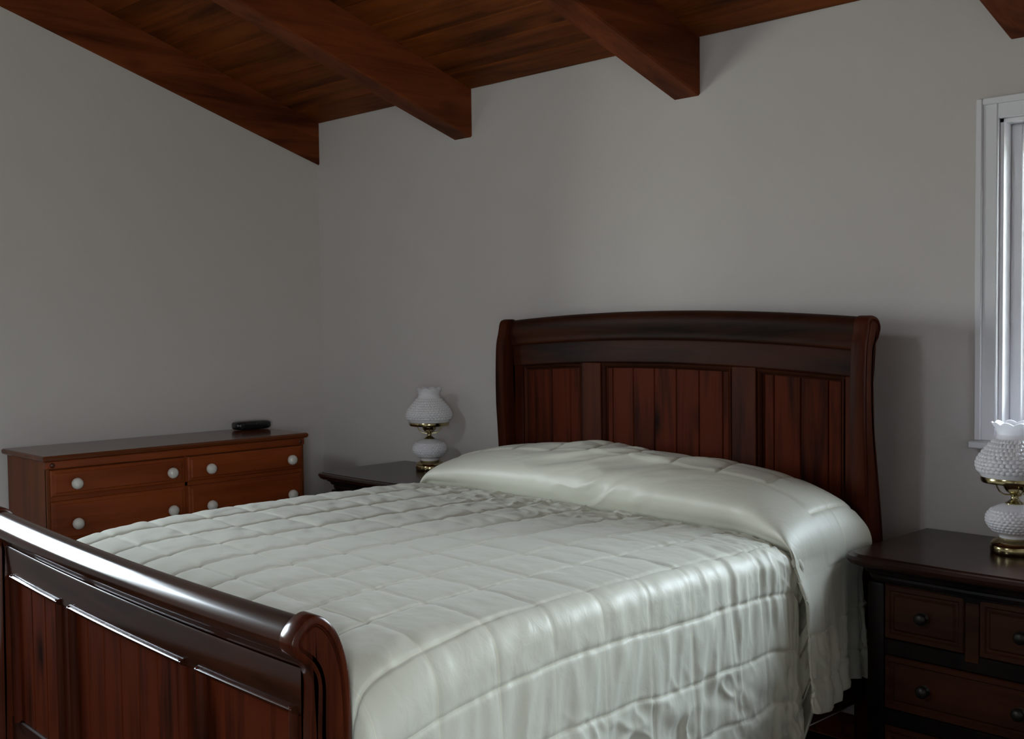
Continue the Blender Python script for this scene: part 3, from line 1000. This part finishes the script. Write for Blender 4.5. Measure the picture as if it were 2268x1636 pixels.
# ------------------------------------------------------------------ hobnail lamps
def lamp(x, y, label):
    z0 = 0.7405
    n = thing('table_lamp', (x, y, z0), label, 'lamp', 'milk glass lamps on the nightstands')
    c = (x, y, z0)
    bm = bmesh.new()
    lathe(bm, [(0.0005, 0.0), (0.060, 0.0), (0.0625, 0.003), (0.0625, 0.020), (0.060, 0.024), (0.061, 0.027), (0.057, 0.033), (0.046, 0.039), (0.041, 0.044), (0.0005, 0.046)], c, 48)
    obj('base', bm, 'brass', n, True, angle=50)

    def hob(prof_fn, z_lo, z_hi, nz, na, amp, lo, hi):
        """hobnail glass: rows of staggered round studs between lo and hi (fractions)"""
        prof = [(prof_fn(z), z) for z in lin(z_lo, z_hi, nz)]

        def fn(i, ang):
            f = i / (nz - 1)
            if f < lo or f > hi:
                return (0, 0)
            rowp = (f - lo) / (hi - lo) * ROWS
            row = math.floor(rowp)
            v = rowp - row - 0.5
            uu = (ang / (2 * math.pi) * na + (0.5 if row % 2 else 0)) % 1.0 - 0.5
            d2 = (uu * uu + v * v) / 0.2
            return (amp * max(0.0, 1 - d2) ** 0.5 if d2 < 1 else 0, 0)
        return prof, fn

    def interp(tab):
        zs = [p[1] for p in tab]; rs = [p[0] for p in tab]
        dense = catmull([(r2, z, 0) for r2, z in tab], 12)
        zz = np.array([p[1] for p in dense]); rr = np.array([p[0] for p in dense])
        o2 = np.argsort(zz)
        return lambda z: float(np.interp(z, zz[o2], rr[o2]))
    # lower glass bowl
    ROWS = 8
    fb = interp([(0.040, 0.043), (0.042, 0.052), (0.056, 0.062), (0.069, 0.077), (0.0735, 0.092), (0.070, 0.108), (0.056, 0.124), (0.036, 0.134), (0.022, 0.137)])
    prof, fn = hob(fb, 0.043, 0.137, 66, 34, 0.0036, 0.16, 0.86)
    bm = bmesh.new()
    lathe(bm, prof, c, 204, fn)
    obj('glass_font', bm, 'milk', n, True, angle=80)
    # stem, burner cup, socket band
    bm = bmesh.new()
    lathe(bm, [(0.0005, 0.134), (0.024, 0.135), (0.025, 0.139), (0.019, 0.143), (0.011, 0.148), (0.0095, 0.156), (0.011, 0.163), (0.0005, 0.164)], c, 32)
    obj('stem', bm, 'brass', n, True, angle=60)
    bm = bmesh.new()
    lathe(bm, [(0.0005, 0.161), (0.012, 0.163), (0.022, 0.170), (0.029, 0.180), (0.031, 0.188), (0.029, 0.189), (0.029, 0.193), (0.031, 0.194), (0.030, 0.203), (0.025, 0.214), (0.018, 0.222), (0.0005, 0.223)], c, 36)
    obj('burner', bm, 'brass', n, True, angle=40)
    bm = bmesh.new()
    lathe(bm, [(0.080, 0.196), (0.0865, 0.196), (0.0885, 0.201), (0.0885, 0.208), (0.0865, 0.213), (0.084, 0.213), (0.081, 0.200), (0.080, 0.196)], c, 56)
    obj('shade_ring', bm, 'brass', n, True, angle=40)
    for k in range(4):
        a = k * math.pi / 2 + 0.1 + YAW
        pts = []
        for rr, z in ((0.081, 0.198), (0.064, 0.198), (0.054, 0.193), (0.050, 0.184), (0.043, 0.172), (0.032, 0.164), (0.020, 0.1615), (0.008, 0.161)):
            pts.append((x + rr * math.cos(a), y + rr * math.sin(a), z0 + z))
        bm = bmesh.new()
        tube(bm, [(p.x, p.y, p.z) for p in catmull(pts, 4)], 0.0022, 8)
        obj('shade_arm', bm, 'brass', n, True, angle=80)
    # socket and bulb inside the shade
    bm = bmesh.new()
    lathe(bm, [(0.0005, 0.220), (0.013, 0.221), (0.013, 0.242), (0.022, 0.256), (0.026, 0.272), (0.022, 0.290), (0.010, 0.300), (0.0005, 0.302)], c, 24)
    obj('bulb', bm, 'porcelain', n, True, angle=60)
    # shade with a crimped top
    ROWS = 9
    fs = interp([(0.083, 0.210), (0.087, 0.217), (0.094, 0.230), (0.0975, 0.245), (0.092, 0.262), (0.077, 0.283), (0.060, 0.302), (0.050, 0.314), (0.0465, 0.322), (0.0445, 0.330), (0.047, 0.340), (0.050, 0.347), (0.058, 0.358)])
    prof, fn = hob(fs, 0.210, 0.358, 84, 40, 0.0038, 0.10, 0.70)

    def fn2(i, ang):
        f = i / 83
        dr, dz = fn(i, ang)
        if f > 0.86:
            k2 = ((f - 0.86) / 0.14) ** 1.3
            cr2 = abs(math.sin(ang * 5.0))
            dz += 0.007 * k2 * (cr2 - 0.4)
            dr += 0.004 * k2 * (cr2 - 0.5)
        return (dr, dz)
    bm = bmesh.new()
    lathe(bm, prof, c, 252, fn2)
    o = obj('shade', bm, 'milk', n, True, angle=80)
    so = o.modifiers.new('thickness', 'SOLIDIFY'); so.thickness = 0.003; so.offset = -1
    return n


lamp(1.030, -0.150, 'white milk glass hobnail lamp on the corner nightstand, left of the headboard')
lamp(3.600, -0.212, 'white milk glass hobnail lamp in front of the window on the right nightstand')


# ------------------------------------------------------------------ dresser
def dresser():
    X0d, X1d, Y0d, Y1d, H = 0.022, 0.428, -1.592, -0.404, 0.885
    n = thing('dresser', ((X0d + X1d) / 2, (Y0d + Y1d) / 2, 0.0), 'orange-brown maple dresser with round white knobs against the left wall', 'dresser')
    bm = bmesh.new()
    rings = []
    for z, e2 in ((H - 0.022, 0.010), (H - 0.018, 0.015), (H - 0.008, 0.017), (H - 0.003, 0.015), (H, 0.010)):
        rings.append([(X0d - 0.008, Y0d - e2, z), (X1d + e2, Y0d - e2, z), (X1d + e2, Y1d + e2, z), (X0d - 0.008, Y1d + e2, z)])
    loft(bm, rings)
    obj('top', bm, 'dresser_top', n, True, angle=30)
    bm = bmesh.new()
    box(bm, X0d, X1d - 0.012, Y0d + 0.004, Y1d - 0.004, 0.07, H - 0.022)
    obj('body', bm, 'dresser_z', n)
    for yy2 in (Y0d, Y1d - 0.012):           # end panels: front stile proud of the panel
        boxobj('side_stile', (X1d - 0.085, X1d - 0.002, yy2, yy2 + 0.012, 0.07, H - 0.022), 'dresser_z', n, 0.003)
    # apron under the top, with turned pegs at its ends
    boxobj('apron', (X1d - 0.014, X1d + 0.008, Y0d - 0.001, Y1d + 0.001, 0.832, H - 0.022), 'dresser_y', n, 0.004, 2)
    for py in (Y0d + 0.022, Y1d - 0.022):
        bm = bmesh.new()
        rings = []
        for rr, d in ((0.010, 0.0), (0.010, 0.003), (0.007, 0.006), (0.0005, 0.007)):
            rings.append([(X1d + 0.007 + d, py + rr * math.cos(2 * math.pi * k / 16), 0.847 + rr * math.sin(2 * math.pi * k / 16)) for k in range(16)])
        loft(bm, rings)
        obj('peg', bm, 'peg', n, True, angle=60)
    boxobj('base_rail', (X1d - 0.03, X1d + 0.004, Y0d, Y1d, 0.06, 0.12), 'dresser_y', n, 0.004)
    for fy in (Y0d + 0.02, Y1d - 0.07):
        for fx in (X0d + 0.01, X1d - 0.06):
            boxobj('foot', (fx, fx + 0.05, fy, fy + 0.05, 0.0, 0.075), 'dresser_z', n, 0.004)
    ym = (Y0d + Y1d) / 2
    boxobj('centre_stile', (X1d - 0.014, X1d - 0.001, ym - 0.008, ym + 0.008, 0.11, 0.833), 'dresser_y', n, 0.002)
    for a, b2 in ((Y0d, Y0d + 0.014), (Y1d - 0.014, Y1d)):
        boxobj('face_stile', (X1d - 0.014, X1d - 0.001, a, b2, 0.07, 0.833), 'dresser_z', n, 0.002)
    for z in (0.713, 0.535, 0.33):
        boxobj('drawer_rail', (X1d - 0.014, X1d - 0.001, Y0d + 0.012, Y1d - 0.012, z - 0.010, z + 0.010), 'dresser_y', n, 0.002)
    for (c0, c1, k0, k1) in ((Y0d + 0.013, ym - 0.006, -1.483, -1.075), (ym + 0.006, Y1d - 0.013, -0.895, -0.487)):
        for (z0, z1, kz) in ((0.722, 0.828, 0.770), (0.544, 0.704, 0.611), (0.338, 0.526, 0.43), (0.13, 0.322, 0.225)):
            bm = bmesh.new()
            rings = []
            for d, ins in ((-0.012, 0.002), (-0.001, 0.0), (0.005, 0.0015), (0.007, 0.006), (0.008, 0.016), (0.011, 0.020)):
                rings.append([(X1d + d, c0 + ins, z0 + ins * 0.8), (X1d + d, c1 - ins, z0 + ins * 0.8), (X1d + d, c1 - ins, z1 - ins * 0.8), (X1d + d, c0 + ins, z1 - ins * 0.8)])
            loft(bm, rings)
            dr = obj('drawer', bm, 'dresser_y', n, False)
            for ky in (k0, k1):
                bm = bmesh.new()
                prof = [(0.010, 0.0), (0.009, 0.006), (0.011, 0.009), (0.018, 0.012), (0.022, 0.018), (0.0232, 0.026), (0.021, 0.034), (0.015, 0.040), (0.007, 0.043), (0.0004, 0.0435)]
                rings = []
                for rr, d in prof:
                    rings.append([(X1d + 0.0105 + d, ky + rr * math.cos(2 * math.pi * k / 24), kz + rr * math.sin(2 * math.pi * k / 24)) for k in range(24)])
                loft(bm, rings)
                obj('knob', bm, 'porcelain', dr, True, angle=70, label='round white porcelain knob')


dresser()


# ------------------------------------------------------------------ black device on the dresser
def device():
    z0 = 0.8855
    c = Vector((0.095, -0.475, z0))
    n = thing('handset', c, 'small black glossy oblong electronic device lying on the dresser top', 'device')
    ax = Vector((0.12, 1.0, 0)).normalized()
    pr = Vector((ax.y, -ax.x, 0))
    bm = bmesh.new()
    rings = []
    Lh = 0.090
    for k, s in enumerate([-1, -0.985, -0.95, -0.88, -0.7, -0.4, 0, 0.4, 0.7, 0.88, 0.95, 0.985, 1]):
        e2 = (1 - abs(s) ** 9) ** 0.5 if abs(s) < 1 else 0.0
        e2 = 0.55 + 0.45 * e2
        hw, hh = 0.036 * e2, (0.0215 - 0.002 * s * s) * e2
        ring = []
        for q in range(24):
            a2 = 2 * math.pi * q / 24
            cx, cz = math.cos(a2), math.sin(a2)
            sxp = math.copysign(abs(cx) ** 0.6, cx); szp = math.copysign(abs(cz) ** 0.6, cz)
            p = c + ax * (s * Lh) + pr * (hw * sxp) + Vector((0, 0, 0.0215 + hh * szp))
            ring.append(p)
        rings.append(ring)
    loft(bm, rings)
    obj('case', bm, 'black_plastic', n, True, angle=50)
    # lens cap at the near end and a raised button strip
    bm = bmesh.new()
    rings = []
    for rr, d in ((0.013, 0.0), (0.013, 0.004), (0.009, 0.006), (0.0005, 0.0065)):
        o3 = c + ax * (-0.062) + pr * (0.0335 + d) + Vector((0, 0, 0.022))
        rings.append([o3 + ax * (rr * math.cos(2 * math.pi * k / 20)) + Vector((0, 0, rr * math.sin(2 * math.pi * k / 20))) for k in range(20)])
    loft(bm, rings)
    obj('lens', bm, 'dark_gloss', n, True, angle=50)
    bm = bmesh.new()
    p0 = c + ax * 0.018 + pr * 0.030 + Vector((0, 0, 0.030))
    rings = []
    for rr, d in ((0.009, 0.0), (0.009, 0.005), (0.006, 0.007), (0.0005, 0.0075)):
        rings.append([p0 + pr * d + ax * (rr * math.cos(2 * math.pi * k / 16)) + Vector((0, 0, rr * 0.7 * math.sin(2 * math.pi * k / 16))) for k in range(16)])
    loft(bm, rings)
    obj('button', bm, 'dark_gloss', n, True, angle=50)


device()
